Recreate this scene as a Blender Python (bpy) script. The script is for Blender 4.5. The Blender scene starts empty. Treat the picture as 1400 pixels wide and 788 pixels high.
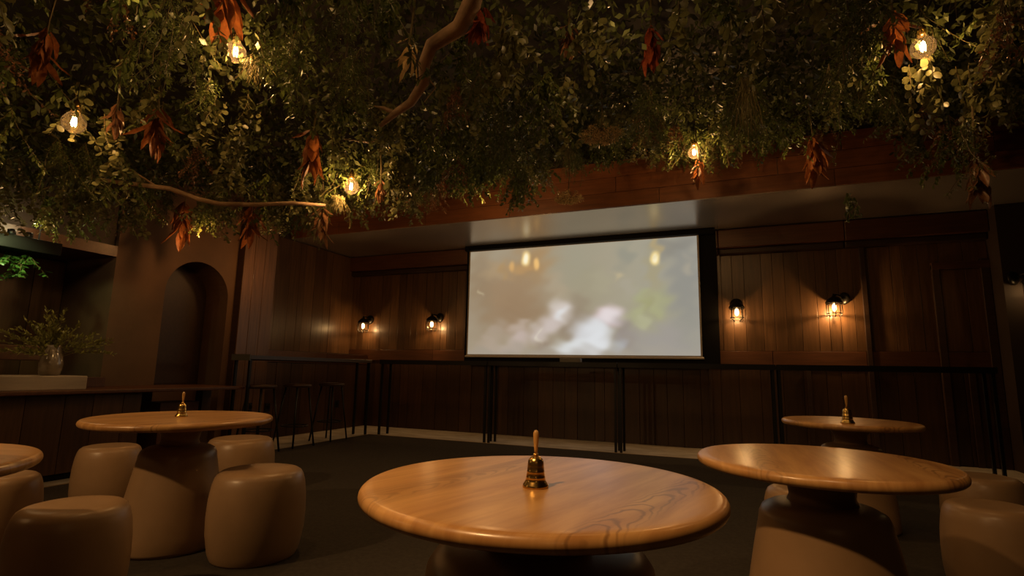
import bpy, bmesh, math, random
import numpy as np
from mathutils import Vector, Matrix, Euler

random.seed(7)
rng = np.random.default_rng(11)
SC = bpy.context.scene
COL = SC.collection
PI = math.pi
R = math.radians

# ------------------------------------------------------------------ camera
FPX, PITCH, ROLL, YAW, EYE = 728.7, .1537, .0193, .3885, 1.05
_rt = Vector((math.cos(YAW), math.sin(YAW), 0)); _fh = Vector((-math.sin(YAW), math.cos(YAW), 0)); _z = Vector((0, 0, 1))
CF = _fh * math.cos(PITCH) + _z * math.sin(PITCH)
_u0 = -_fh * math.sin(PITCH) + _z * math.cos(PITCH)
CR = _rt * math.cos(ROLL) + _u0 * math.sin(ROLL)
CU = _u0 * math.cos(ROLL) - _rt * math.sin(ROLL)
CO = Vector((0, 0, EYE))
cd = bpy.data.cameras.new('camera'); cam = bpy.data.objects.new('camera', cd); COL.objects.link(cam)
cd.sensor_width = 36; cd.lens = 36 * FPX / 1400; cd.clip_start = .05
cam.matrix_world = Matrix(((CR.x, CU.x, -CF.x, CO.x), (CR.y, CU.y, -CF.y, CO.y), (CR.z, CU.z, -CF.z, CO.z), (0, 0, 0, 1)))
SC.camera = cam

def at(x, y, d):
    """the point d metres deep in the room that the photograph shows at pixel x, y"""
    return CO + (CF + CR * ((x - 700) / FPX) - CU * ((y - 394) / FPX)) * d

def seen(p):
    d = Vector(p) - CO; z = max(d.dot(CF), .05)
    return 700 + FPX * d.dot(CR) / z, 394 - FPX * d.dot(CU) / z, z

# ------------------------------------------------------------------ world, lights, exposure
SC.view_settings.view_transform = 'Standard'; SC.view_settings.look = 'None'
SC.view_settings.gamma = 1; SC.view_settings.use_curve_mapping = False
SC.view_settings.exposure = 0
w = bpy.data.worlds.new('night'); SC.world = w; w.use_nodes = True
w.node_tree.nodes['Background'].inputs[0].default_value = (1, .6, .3, 1)
w.node_tree.nodes['Background'].inputs[1].default_value = .0015
WARM = (1.0, .56, .22)

def point(name, loc, watts, col=WARM, rad=.03):
    l = bpy.data.lights.new(name, 'POINT'); l.energy = watts; l.color = col; l.shadow_soft_size = rad
    o = bpy.data.objects.new(name, l); COL.objects.link(o); o.location = loc; return o

def spot(name, loc, aim, watts, ang=80, blend=.6, col=WARM, rad=.05):
    l = bpy.data.lights.new(name, 'SPOT'); l.energy = watts; l.color = col; l.shadow_soft_size = rad
    l.spot_size = R(ang); l.spot_blend = blend
    o = bpy.data.objects.new(name, l); COL.objects.link(o); o.location = loc
    o.rotation_euler = (Vector(aim) - Vector(loc)).to_track_quat('-Z', 'Y').to_euler(); return o

# lights without lamp bodies, added to stand in for unseen room lighting
spot('table_spot', (-1.1, .2, 2.75), (-.6, 1.45, .7), 160, 64, .9)
spot('left_spot', (-3.7, -.5, 2.7), (-2.9, 2.3, .4), 150, 75, .9, (1, .58, .24))
spot('right_spot', (.4, .8, 2.75), (.4, 3.0, .6), 34, 70, .9, (1, .58, .25))
spot('far_table_spot', (.2, 3.6, 2.6), (.78, 4.6, .7), 18, 60, .9)
point('rear_fill', (1.4, -2.2, 2.7), 9, WARM, .12); point('rear_fill', (-4.9, -.4, 2.25), 15, WARM, .12)  # unseen fill added on the viewer's side for stool fronts and leaves
spot('bar_spot', (-5.35, 2.3, 2.02), (-5.75, 2.95, 1.3), 9, 75, .8, (1, .62, .28))  # added in mid-air, no lamp there, to brighten the bouquet
point('pier_bulb', (-5.5, 4.12, 2.5), 9, (1, .46, .14), .05); point('pier_bulb', (-5.6, 5.4, 2.36), 7, (1, .46, .14), .05)
point('fringe_fill', (-2.6, 5.6, 3.0), 16, WARM, .06); point('fringe_fill', (.5, 5.4, 3.0), 4, WARM, .06)  # added fill that brightens the stone border and fascia, no bulb there

# ------------------------------------------------------------------ helpers
def link(name, me, m=None, parent=None, smooth=False):
    o = bpy.data.objects.new(name, me); COL.objects.link(o)
    if m is not None and not me.materials: me.materials.append(m)
    if parent is not None: o.parent = parent
    if smooth:
        for p in me.polygons: p.use_smooth = True
    return o

def tag(o, label=None, cat=None, group=None, kind=None):
    if label: o['label'] = label
    if cat: o['category'] = cat
    if group: o['group'] = group
    if kind: o['kind'] = kind
    return o

def empty(name, loc=(0, 0, 0), rz=0, label=None, cat=None, group=None):
    o = bpy.data.objects.new(name, None); COL.objects.link(o); o.empty_display_size = .1
    o.location = loc; o.rotation_euler = (0, 0, rz)
    return tag(o, label, cat, group)

KIDS = {}
def copy_tree(o, parent=None):
    c = o.copy(); COL.objects.link(c)
    if parent is not None: c.parent = parent
    for ch in o.children: copy_tree(ch, c)
    return c

class MB:
    """collects boxes, tubes, lathes and leaves into one mesh"""
    def __init__(s): s.v = []; s.f = []
    def add(s, v, f):
        b = len(s.v); s.v.extend(tuple(x) for x in v); s.f.extend(tuple(i + b for i in q) for q in f); return s
    def box(s, x0, x1, y0, y1, z0, z1):
        v = [(x, y, z) for z in (z0, z1) for y in (y0, y1) for x in (x0, x1)]
        return s.add(v, [(0, 2, 3, 1), (4, 5, 7, 6), (0, 1, 5, 4), (2, 6, 7, 3), (0, 4, 6, 2), (1, 3, 7, 5)])
    def lathe(s, prof, n=32, loc=(0, 0, 0), cap=True):
        v = []; f = []
        for r, z in prof:
            for k in range(n):
                a = 2 * PI * k / n; v.append((loc[0] + r * math.cos(a), loc[1] + r * math.sin(a), loc[2] + z))
        for i in range(len(prof) - 1):
            for k in range(n):
                k2 = (k + 1) % n; f.append((i * n + k, i * n + k2, (i + 1) * n + k2, (i + 1) * n + k))
        if cap:
            f.append(tuple(reversed(range(n)))); f.append(tuple((len(prof) - 1) * n + k for k in range(n)))
        return s.add(v, f)
    def tube(s, pts, rad, n=8):
        pts = [Vector(p) for p in pts]
        if not isinstance(rad, (list, tuple)): rad = [rad] * len(pts)
        v = []; f = []; up = Vector((.13, .27, .95))
        for i, p in enumerate(pts):
            t = (pts[min(i + 1, len(pts) - 1)] - pts[max(i - 1, 0)]).normalized()
            a = t.cross(up)
            if a.length < .05: a = t.cross(Vector((1, 0, 0)))
            a.normalize(); b = t.cross(a)
            for k in range(n):
                q = 2 * PI * k / n; v.append(p + (a * math.cos(q) + b * math.sin(q)) * rad[i])
        for i in range(len(pts) - 1):
            for k in range(n):
                k2 = (k + 1) % n; f.append((i * n + k, i * n + k2, (i + 1) * n + k2, (i + 1) * n + k))
        f.append(tuple(reversed(range(n)))); f.append(tuple((len(pts) - 1) * n + k for k in range(n)))
        return s.add(v, f)
    def leaf(s, p, d, side, L, W, fold=.25, curl=.2, tip=.0):
        """a folded, curled leaf: 3 x 3 grid from p along d, widening to side"""
        d = Vector(d).normalized(); side = Vector(side); side = (side - d * side.dot(d)); side.normalize(); n = d.cross(side)
        v = []
        for i, (t, wd) in enumerate(((0, .12), (.33, .85), (.68, .9), (1, .06 + tip))):
            c = Vector(p) + d * (L * t) + n * (curl * L * (t * t))
            for k in (-1, 0, 1):
                v.append(c + side * (k * W * .5 * wd) + n * (abs(k) * fold * W * .5 * wd))
        f = []
        for i in range(3):
            for k in range(2):
                a = i * 3 + k; f.append((a, a + 1, a + 4, a + 3))
        return s.add(v, f)
    def blade(s, p, d, side, L, W):
        d = Vector(d).normalized(); side = Vector(side); side = side - d * side.dot(d); side.normalize()
        p = Vector(p)
        return s.add([p, p + d * L * .5 + side * W * .5, p + d * L, p + d * L * .5 - side * W * .5], [(0, 1, 2, 3)])
    def mesh(s, name):
        me = bpy.data.meshes.new(name); me.from_pydata(s.v, [], s.f); me.update(); return me
    def build(s, name, m=None, parent=None, smooth=False, bevel=0):
        o = link(name, s.mesh(name), m, parent, smooth)
        if bevel:
            b = o.modifiers.new('bevel', 'BEVEL'); b.width = bevel; b.segments = 2; b.limit_method = 'ANGLE'
        return o

# ------------------------------------------------------------------ materials
def node(nt, t, **kw):
    n = nt.nodes.new(t)
    for k, v in kw.items():
        if k in n.inputs: n.inputs[k].default_value = v
        else: setattr(n, k, v)
    return n

def mat(name, col, rough=.5, metal=0, var=0, scale=6, stretch=(1, 1, 1), col2=None, bump=0, bscale=60, coat=0, island=0, rand=0, spec=.5, ior=None):
    m = bpy.data.materials.new(name); m.use_nodes = True; nt = m.node_tree; b = nt.nodes['Principled BSDF']
    b.inputs['Roughness'].default_value = rough; b.inputs['Metallic'].default_value = metal
    b.inputs['Coat Weight'].default_value = coat; b.inputs['Coat Roughness'].default_value = .12
    b.inputs['Specular IOR Level'].default_value = spec
    if ior: b.inputs['IOR'].default_value = ior
    tc = node(nt, 'ShaderNodeTexCoord'); mp = node(nt, 'ShaderNodeMapping'); mp.inputs['Scale'].default_value = stretch
    nt.links.new(tc.outputs['Object'], mp.inputs[0])
    ns = node(nt, 'ShaderNodeTexNoise', Scale=scale, Detail=6.0, Roughness=.6); nt.links.new(mp.outputs[0], ns.inputs['Vector'])
    mx = node(nt, 'ShaderNodeMix', data_type='RGBA')
    c2 = col2 or tuple(c * (1 - .6 * var) for c in col)
    mx.inputs[6].default_value = (*col, 1); mx.inputs[7].default_value = (*c2, 1)
    mr = node(nt, 'ShaderNodeMapRange'); mr.inputs[1].default_value = .35; mr.inputs[2].default_value = .65
    nt.links.new(ns.outputs[0], mr.inputs[0]); nt.links.new(mr.outputs[0], mx.inputs[0])
    out = mx.outputs[2]
    for amt, src in ((island, 'island'), (rand, 'rand')):
        if not amt: continue
        if src == 'island': g = node(nt, 'ShaderNodeNewGeometry').outputs['Random Per Island']
        else: g = node(nt, 'ShaderNodeObjectInfo').outputs['Random']
        r2 = node(nt, 'ShaderNodeMapRange'); r2.inputs[3].default_value = 1 - amt; r2.inputs[4].default_value = 1 + amt
        nt.links.new(g, r2.inputs[0])
        hs = node(nt, 'ShaderNodeHueSaturation'); nt.links.new(out, hs.inputs['Color']); nt.links.new(r2.outputs[0], hs.inputs['Value']); out = hs.outputs[0]
    nt.links.new(out, b.inputs['Base Color'])
    if bump:
        n2 = node(nt, 'ShaderNodeTexNoise', Scale=bscale, Detail=4.0); nt.links.new(mp.outputs[0], n2.inputs['Vector'])
        bp = node(nt, 'ShaderNodeBump', Strength=bump, Distance=.004); nt.links.new(n2.outputs[0], bp.inputs['Height']); nt.links.new(bp.outputs[0], b.inputs['Normal'])
    return m

def leafmat(name, col, col2, rough=.36, trans=.3):
    m = mat(name, col, rough, var=.3, col2=col2, scale=9, island=.35, rand=.2, spec=.4)
    nt = m.node_tree; b = nt.nodes['Principled BSDF']; out = nt.nodes['Material Output']
    t = node(nt, 'ShaderNodeBsdfTranslucent'); mx = node(nt, 'ShaderNodeMixShader'); mx.inputs[0].default_value = trans
    src = b.inputs['Base Color'].links[0].from_socket
    nt.links.new(src, t.inputs[0]); nt.links.new(b.outputs[0], mx.inputs[1]); nt.links.new(t.outputs[0], mx.inputs[2]); nt.links.new(mx.outputs[0], out.inputs[0])
    return m

def emit(name, col, s):
    m = bpy.data.materials.new(name); m.use_nodes = True; nt = m.node_tree; nt.nodes.clear()
    e = node(nt, 'ShaderNodeEmission', Strength=s); e.inputs[0].default_value = (*col, 1)
    o = node(nt, 'ShaderNodeOutputMaterial'); nt.links.new(e.outputs[0], o.inputs[0]); return m

def glassmat(name, tint=(1, .93, .8), dust=.02):
    """thin blown glass: clear with a sheen and a trace of dust"""
    m = bpy.data.materials.new(name); m.use_nodes = True; nt = m.node_tree; nt.nodes.clear()
    tr = node(nt, 'ShaderNodeBsdfTransparent'); tr.inputs[0].default_value = (*tint, 1)
    gl = node(nt, 'ShaderNodeBsdfGlossy', Roughness=.03); df = node(nt, 'ShaderNodeBsdfTranslucent'); df.inputs[0].default_value = (1, .8, .55, 1)
    lw = node(nt, 'ShaderNodeLayerWeight', Blend=.12)
    m1 = node(nt, 'ShaderNodeMixShader'); m1.inputs[0].default_value = dust
    nt.links.new(tr.outputs[0], m1.inputs[1]); nt.links.new(df.outputs[0], m1.inputs[2])
    m2 = node(nt, 'ShaderNodeMixShader'); nt.links.new(lw.outputs['Fresnel'], m2.inputs[0]); nt.links.new(m1.outputs[0], m2.inputs[1]); nt.links.new(gl.outputs[0], m2.inputs[2])
    o = node(nt, 'ShaderNodeOutputMaterial'); nt.links.new(m2.outputs[0], o.inputs[0]); return m

def oakmat():
    """oiled oak: stretched grain plus cathedral figure"""
    m = bpy.data.materials.new('oiled oak'); m.use_nodes = True; nt = m.node_tree; b = nt.nodes['Principled BSDF']
    b.inputs['Roughness'].default_value = .34; b.inputs['Coat Weight'].default_value = .25; b.inputs['Coat Roughness'].default_value = .2
    tc = node(nt, 'ShaderNodeTexCoord')
    mp = node(nt, 'ShaderNodeMapping'); mp.inputs['Scale'].default_value = (1.2, 9, 2); mp.inputs['Rotation'].default_value = (0, 0, R(0))
    nt.links.new(tc.outputs['Object'], mp.inputs[0])
    n1 = node(nt, 'ShaderNodeTexNoise', Scale=2.2, Detail=7.0, Roughness=.55, Distortion=.4); nt.links.new(mp.outputs[0], n1.inputs['Vector'])
    # the figure only shows in some staves
    sp = node(nt, 'ShaderNodeSeparateXYZ'); nt.links.new(tc.outputs['Object'], sp.inputs[0])
    st = node(nt, 'ShaderNodeMath', operation='MULTIPLY'); st.inputs[1].default_value = 7.3; nt.links.new(sp.outputs[1], st.inputs[0])
    fl = node(nt, 'ShaderNodeMath', operation='FLOOR'); nt.links.new(st.outputs[0], fl.inputs[0])
    wn = node(nt, 'ShaderNodeTexWhiteNoise', noise_dimensions='1D'); nt.links.new(fl.outputs[0], wn.inputs['W'])
    def mth(op, a_, b_=None):
        n_ = node(nt, 'ShaderNodeMath', operation=op)
        for i_, v_ in enumerate((a_, b_)):
            if v_ is None: continue
            if hasattr(v_, 'links'): nt.links.new(v_, n_.inputs[i_])
            else: n_.inputs[i_].default_value = v_
        return n_.outputs[0]
    fr = mth('SUBTRACT', mth('SUBTRACT', st.outputs[0], fl.outputs[0]), .5)
    n3 = node(nt, 'ShaderNodeTexNoise', Scale=6.0, Detail=3.0, Roughness=.55); nt.links.new(tc.outputs['Object'], n3.inputs['Vector'])
    ph = mth('ADD', mth('ADD', sp.outputs[0], mth('MULTIPLY', mth('MULTIPLY', fr, fr), 1.5)), mth('MULTIPLY', n3.outputs[0], .42))
    sn = mth('SINE', mth('MULTIPLY', mth('ADD', ph, wn.outputs[0]), 62.0))
    r1 = node(nt, 'ShaderNodeMapRange'); r1.inputs[1].default_value = .1; r1.inputs[2].default_value = 1.0; r1.inputs[4].default_value = .75; nt.links.new(sn, r1.inputs[0])
    edge = node(nt, 'ShaderNodeMapRange'); edge.inputs[1].default_value = .42; edge.inputs[2].default_value = .2; nt.links.new(mth('ABSOLUTE', fr), edge.inputs[0])
    c1 = node(nt, 'ShaderNodeMath', operation='COMPARE'); c1.inputs[1].default_value = -3; c1.inputs[2].default_value = .2; nt.links.new(fl.outputs[0], c1.inputs[0])
    c2 = node(nt, 'ShaderNodeMath', operation='COMPARE'); c2.inputs[1].default_value = 1; c2.inputs[2].default_value = .2; nt.links.new(fl.outputs[0], c2.inputs[0])
    pk = node(nt, 'ShaderNodeMath', operation='MAXIMUM'); pk.use_clamp = True
    nt.links.new(mth('ADD', c1.outputs[0], mth('MULTIPLY', c2.outputs[0], .55)), pk.inputs[0]); pk.inputs[1].default_value = .06
    fg = node(nt, 'ShaderNodeMath', operation='MULTIPLY'); nt.links.new(mth('MULTIPLY', r1.outputs[0], edge.outputs[0]), fg.inputs[0]); nt.links.new(pk.outputs[0], fg.inputs[1])
    mx = node(nt, 'ShaderNodeMix', data_type='RGBA'); mx.inputs[6].default_value = (.58, .325, .122, 1); mx.inputs[7].default_value = (.42, .205, .068, 1)
    r3 = node(nt, 'ShaderNodeMapRange'); r3.inputs[1].default_value = .38; r3.inputs[2].default_value = .66; nt.links.new(n1.outputs[0], r3.inputs[0]); nt.links.new(r3.outputs[0], mx.inputs[0])
    m2 = node(nt, 'ShaderNodeMix', data_type='RGBA'); m2.inputs[7].default_value = (.2, .09, .032, 1); nt.links.new(mx.outputs[2], m2.inputs[6]); nt.links.new(fg.outputs[0], m2.inputs[0])
    hs = node(nt, 'ShaderNodeHueSaturation'); r4 = node(nt, 'ShaderNodeMapRange'); r4.inputs[3].default_value = .88; r4.inputs[4].default_value = 1.1
    nt.links.new(wn.outputs[0], r4.inputs[0]); nt.links.new(r4.outputs[0], hs.inputs['Value']); nt.links.new(m2.outputs[2], hs.inputs['Color'])
    nt.links.new(hs.outputs[0], b.inputs['Base Color'])
    bp = node(nt, 'ShaderNodeBump', Strength=.08, Distance=.002); nt.links.new(n1.outputs[0], bp.inputs['Height']); nt.links.new(bp.outputs[0], b.inputs['Normal'])
    return m

M = dict(
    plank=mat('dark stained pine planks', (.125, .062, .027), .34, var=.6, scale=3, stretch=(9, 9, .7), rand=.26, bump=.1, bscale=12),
    planklow=mat('darker lower boards', (.06, .028, .012), .4, var=.6, scale=3, stretch=(9, 9, .7), rand=.3, bump=.1, bscale=12),  # lower boards toned darker than the upper planks
    darkwood=mat('near black stained wood', (.045, .02, .01), .5, var=.5, scale=4, stretch=(1, 6, 6), rand=.2),
    rail=mat('red brown rail wood', (.12, .046, .02), .4, var=.5, scale=3, stretch=(.8, 8, 9), rand=.2),
    fascia=mat('red brown fascia boards', (.22, .075, .024), .5, var=.6, scale=2.5, stretch=(.7, 5, 8), rand=.25, bump=.1, bscale=14),
    plaster=mat('brown limewash', (.13, .068, .034), .75, var=.45, scale=2.2, bump=.15, bscale=18),
    soffit=mat('bronze laminate soffit', (.5, .43, .36), .25, metal=.62, var=.12, scale=1.2),
    ceiling=mat('dark ceiling paint', (.02, .013, .009), .8, var=.2),
    wall=mat('dark brown wall paint', (.035, .018, .01), .7, var=.3, scale=2),
    stone=mat('pale veined stone', (.74, .66, .55), .4, var=.4, scale=2.6, stretch=(1, 2.2, 1), col2=(.48, .4, .31)),
    carpet=mat('charcoal carpet', (.06, .051, .042), .95, var=.4, scale=40, bump=.4, bscale=400, spec=.1),
    trim=mat('brass edging', (.6, .45, .28), .4, metal=.6, var=.1),
    oak=oakmat(),
    stool=mat('taupe moulded plastic', (.37, .235, .13), .36, var=.18, scale=3.2, col2=(.31, .195, .105), bump=.05, bscale=30),
    brass=mat('old brass', (.72, .47, .15), .25, metal=1, var=.4, scale=14),
    handle=mat('yellow wood handle', (.52, .3, .1), .3, var=.2, coat=.4),
    steel=mat('black steel', (.012, .012, .013), .42, metal=.4, var=.2),
    endcap=mat('grey green steel cap', (.09, .09, .075), .5, var=.2),
    ledgetop=mat('dark ledge top', (.05, .03, .018), .35, var=.4, scale=3, stretch=(.6, 6, 6)),
    iron=mat('bronzed lantern iron', (.02, .017, .013), .35, metal=.6, var=.3),
    glass=glassmat('bulb glass', (1, .93, .8), .007),
    jar=glassmat('lantern glass', (1, .93, .8), .004),
    filament=emit('filament', (1, .62, .25), 60),
    lanternbulb=emit('lantern bulb', (1, .66, .3), 26),
    cord=mat('black cord', (.01, .01, .01), .7),
    socket=mat('black bakelite', (.008, .008, .008), .4),
    screenwhite=mat('screen border cloth', (.55, .5, .44), .8, var=.05),
    black=mat('matt black board', (.006, .0055, .005), .7, var=.1, spec=.15),
    pale=mat('pale limed timber', (.5, .42, .32), .6, var=.3, scale=3, stretch=(8, .8, 8)),
    vaseglass=mat('smoky mottled glass', (.26, .21, .15), .18, var=.5, scale=16, coat=.6),
    greybox=mat('grey plastic', (.12, .11, .1), .5, var=.1),
    bark=mat('pale branch bark', (.42, .27, .16), .7, var=.55, scale=7, stretch=(2, 2, 2), bump=.5, bscale=30),
    stem=mat('green brown stems', (.13, .095, .035), .7, var=.3),
    eucalyptus=leafmat('eucalyptus leaf', (.2, .19, .075), (.12, .13, .05)),
    fern=leafmat('fern frond', (.12, .145, .035), (.075, .1, .025)),
    ivy=leafmat('trailing vine leaf', (.14, .17, .04), (.08, .11, .028), .35),
    moss=leafmat('canopy moss leaf', (.075, .085, .028), (.045, .055, .02)),
    straw=leafmat('straw grass', (.3, .25, .1), (.2, .17, .07)),
    dried=leafmat('dried brown flower', (.26, .125, .055), (.15, .07, .035)),
    amber=leafmat('dry orange leaf', (.32, .115, .03), (.2, .065, .02), .5, .35),
    crimson=leafmat('dark red petal', (.34, .075, .025), (.2, .04, .015), .5, .25),
    umbel=leafmat('dry umbel', (.66, .48, .22), (.5, .34, .15)),
    bouquet=leafmat('bouquet leaf', (.26, .25, .06), (.17, .18, .045)),
    bright=leafmat('bright green leaf', (.1, .22, .04), (.06, .14, .025)),
)

# ------------------------------------------------------------------ room shell
WY, WX = 8.34, -6.3            # back wall, left wall
CZ = 3.8
def struct(name, mb, m): return tag(mb.build(name, m), kind='structure')
struct('floor', MB().box(-8, 6, -3, 8.9, -.2, 0), M['stone'])
struct('ceiling', MB().box(-8, 6, -3, 8.9, CZ, CZ + .15), M['ceiling'])
wb = struct('wall_back', MB().box(-7.6, 6, WY, WY + .3, 0, CZ), M['wall'])
struct('wall_front', MB().box(-8, 6, -3.2, -3, 0, CZ), M['wall'])
struct('wall_right', MB().box(5.2, 5.4, -3, 8.9, 0, CZ), M['wall'])
cp = MB().box(-5.36, 5.19, -2.99, 7.22, 0, .008).build('carpet', M['carpet'])
tag(cp, 'charcoal carpet filling the middle of the room inside the stone border', 'carpet')
struct('trim_1', MB().box(-5.36, 3.6, 7.22, 7.236, 0, .012), M['trim'])
struct('trim_2', MB().box(-5.376, -5.36, -2, 7.236, 0, .012), M['trim'])

def planks(parent, axis, a0, a1, z0, z1, face, th, lo=.13, hi=.3, m='plank', seed=1, name='wood_plank'):
    rr = random.Random(seed); a = a0
    while a < a1 - .02:
        wd = min(rr.uniform(lo, hi), a1 - a)
        if a1 - a - wd < .06: wd = a1 - a
        t = th + rr.uniform(-.003, .004); g = .0025
        mb = MB()
        if axis == 'x': mb.box(a + g, a + wd - g, face - t, face, z0, z1)
        else: mb.box(face, face + t, a + g, a + wd - g, z0, z1)
        mb.build(name, M[m], parent, bevel=.002)
        a += wd
# back wall: lower and upper boarding, the rail between, posts and the cornice
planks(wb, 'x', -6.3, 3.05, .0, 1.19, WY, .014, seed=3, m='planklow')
planks(wb, 'x', -6.75, 3.05, 1.39, 2.82, WY, .014, lo=.12, hi=.26, seed=8)
xs = [-6.75, -4.9, -3.1, -1.2, .55, 1.67, 3.05]
for a, b in zip(xs, xs[1:]): MB().box(a + .004, b - .004, WY - .035, WY, 1.19, 1.385).build('rail_board', M['rail'], wb, bevel=.004)
for x, z0, z1, wd in ((1.7, 0, 2.82, .06), (2.49, 0, 2.5, .08), (3.0, 0, 2.56, .09), (-5.95, 0, 1.19, .05), (.98, 0, 1.19, .05), (2.75, 0, 1.19, .07), (-.28, 0, 1.19, .04)):
    MB().box(x - wd / 2, x + wd / 2, WY - .055, WY, z0, z1).build('wall_post', M['darkwood'], wb, bevel=.004)
MB().box(2.45, 3.05, WY - .06, WY, 2.44, 2.53).build('door_head', M['rail'], wb, bevel=.004)
xs = [-6.75, -4.2, -.1, 1.5, 3.05]
for a, b in zip(xs, xs[1:]):
    MB().box(a + .003, b - .003, WY - .16, WY, 2.88, 3.15).build('cornice_board', M['rail'], wb, bevel=.01)
    MB().box(a + .003, b - .003, WY - .1, WY, 2.79, 2.88).build('cornice_moulding', M['darkwood'], wb, bevel=.02)
# pier at the right end
wr = struct('wall_pier', MB().box(3.05, 5.2, 8.0, WY, 0, CZ), M['wall'])
# left wall
wl = struct('wall_left', MB().box(-7.4, -6.75, 5.3, WY, 0, CZ).box(-7.4, -7.25, -3, 5.3, 0, CZ), M['wall'])
planks(wl, 'y', 5.86, WY - .02, 1.3, 3.14, -6.75, .014, seed=21)
MB().box(-6.75, -6.32, 5.86, WY - .02, 0, 1.29).build('dado', M['darkwood'], wl)
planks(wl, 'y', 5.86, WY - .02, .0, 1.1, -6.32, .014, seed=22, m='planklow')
ys = [5.86, 7.2, WY - .04]
for a, b in zip(ys, ys[1:]): MB().box(-6.32, -6.285, a + .004, b - .004, 1.11, 1.28).build('rail_board', M['rail'], wl, bevel=.004)
# lit pilaster of vertical boards
MB().box(-6.75, -6.2, 5.3, 5.86, 0, CZ).build('pilaster', M['darkwood'], wl)
planks(wl, 'y', 5.3, 5.86, .0, 3.7, -6.2, .016, lo=.12, hi=.2, seed=5)
# arched pier of brown limewash
Y0, Y1, A0, A1, SPR, CRN = 3.73, 5.3, 4.32, 5.2, 1.92, 2.36
arch = MB()
arch.box(-7.25, WX, Y0, A0, 0, CZ).box(-7.25, WX, A1, Y1, 0, CZ).box(-7.25, -6.72, A0, A1, 0, CZ)
n = 20; yc, ra = (A0 + A1) / 2, (A1 - A0) / 2
cur = [(yc - ra * math.cos(PI * k / n), SPR + (CRN - SPR) * math.sin(PI * k / n)) for k in range(n + 1)]
for (ya, za), (yb, zb) in zip(cur, cur[1:]):
    v = [(-6.72, ya, za), (WX, ya, za), (WX, yb, zb), (-6.72, yb, zb), (-6.72, ya, CZ), (WX, ya, CZ), (WX, yb, CZ), (-6.72, yb, CZ)]
    arch.add(v, [(0, 1, 2, 3), (1, 5, 6, 2), (4, 0, 3, 7), (4, 7, 6, 5)])
pier = struct('wall_arch', arch, M['plaster'])
planks(pier, 'y', A0 + .005, A1 - .005, .8, 2.4, -6.72, .012, lo=.9, hi=.95, m='darkwood', seed=9, name='niche_panel')
# back bar recess beyond the counter
bb = struct('wall_recess', MB().box(-7.25, -7.2, -.5, Y0, 0, 2.3), M['wall'])
planks(bb, 'y', .2, Y0 - .01, .8, 2.2, -7.2, .012, lo=.4, hi=.6, seed=31, name='wall_panel')
hd = struct('beam', MB().box(-7.2, -6.3, -.5, Y0, 2.22, 2.34), M['rail'])
struct('wall_upper', MB().box(-7.25, -6.34, -3, Y0, 2.34, CZ), M['wall'])

# soffit over the perimeter and its fascia of boards
sf = struct('ceiling_soffit', MB().box(-6.75, 5.2, 6.66, WY, 3.16, CZ), M['soffit'])
rr = random.Random(4)
for row, (z0, z1) in enumerate(((3.165, 3.36), (3.365, 3.57), (3.575, 3.79))):
    a = -6.74 + row * .5 - .5
    while a < 5.15:
        L = rr.uniform(1.3, 2.1); b = min(a + L, 5.18); aa = max(a, -6.74)
        t = rr.uniform(.016, .026)
        if b - aa > .1: MB().box(aa + .003, b - .003, 6.66 - t, 6.66, z0, z1).build('fascia_board', M['fascia'], sf, bevel=.003)
        a = b

# ------------------------------------------------------------------ projection screen
SX0, SX1, SZ0, SZ1, SY = -4.135, -.366, 1.275, 3.095, 8.12
scr = empty('projection_screen', ((SX0 + SX1) / 2, SY, SZ0), 0, 'wide roll-down projection screen showing a blurred bright picture', 'screen')
def rel(mb, o): mb.v = [tuple(Vector(p) - Vector(o.location)) for p in mb.v]; return mb
rel(MB().box(-4.2, -.13, 8.17, 8.22, 1.14, 3.155), scr).build('backing_board', M['black'], scr)
rel(MB().box(-4.19, -.14, 8.04, 8.17, 3.082, 3.157), scr).build('roller_case', M['black'], scr, bevel=.008)
rel(MB().box(SX0, SX1, SY, SY + .004, SZ0, 3.13), scr).build('screen_cloth', M['screenwhite'], scr)
rel(MB().tube([(SX0 - .02, SY, SZ0), (SX1 + .02, SY, SZ0)], .016, 10), scr).build('bottom_bar', M['screenwhite'], scr)
# the projected picture itself: a grid of colours
NU, NV = 170, 84
def s2l(c): return np.where(c <= .04045, c / 12.92, ((c + .055) / 1.055) ** 2.4)
U, V = np.meshgrid((np.arange(NU + 1)) / NU, (np.arange(NV + 1)) / NV)
wob = lambda fx, fy, p: np.sin(U * fx + V * fy + p)
du = .006 * wob(31, 17, .3) + .01 * wob(-19, 43, 1.1) + .006 * wob(71, -37, 2); dv = .5 * .03 * wob(23, 29, 2.2) + .022 * wob(-41, 13, .7) + .012 * wob(60, 51, 4)
img = np.zeros(U.shape + (3,)); img[:] = (166, 152, 128)
def over(col, a): img[:] = img * (1 - a[..., None]) + np.array(col) * a[..., None]
def blob(cu, cv, ru, rv, col, amt=1., soft=1., ang=0, warp=1.):
    x = (U + du * warp - cu) * 2.07; y = V + dv * warp - cv; ru *= 2.07
    ca, sa = math.cos(ang), math.sin(ang); x, y = x * ca + y * sa, -x * sa + y * ca
    d = (x / ru) ** 2 + (y / rv) ** 2
    over(col, amt * np.clip(np.exp(-d ** (soft * 1.5)), 0, 1))
over((168, 163, 143), np.clip((U - .35) * 1.8, 0, .85)); over((156, 152, 143), np.clip((U - .74) * 2.4, 0, .6))
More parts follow.
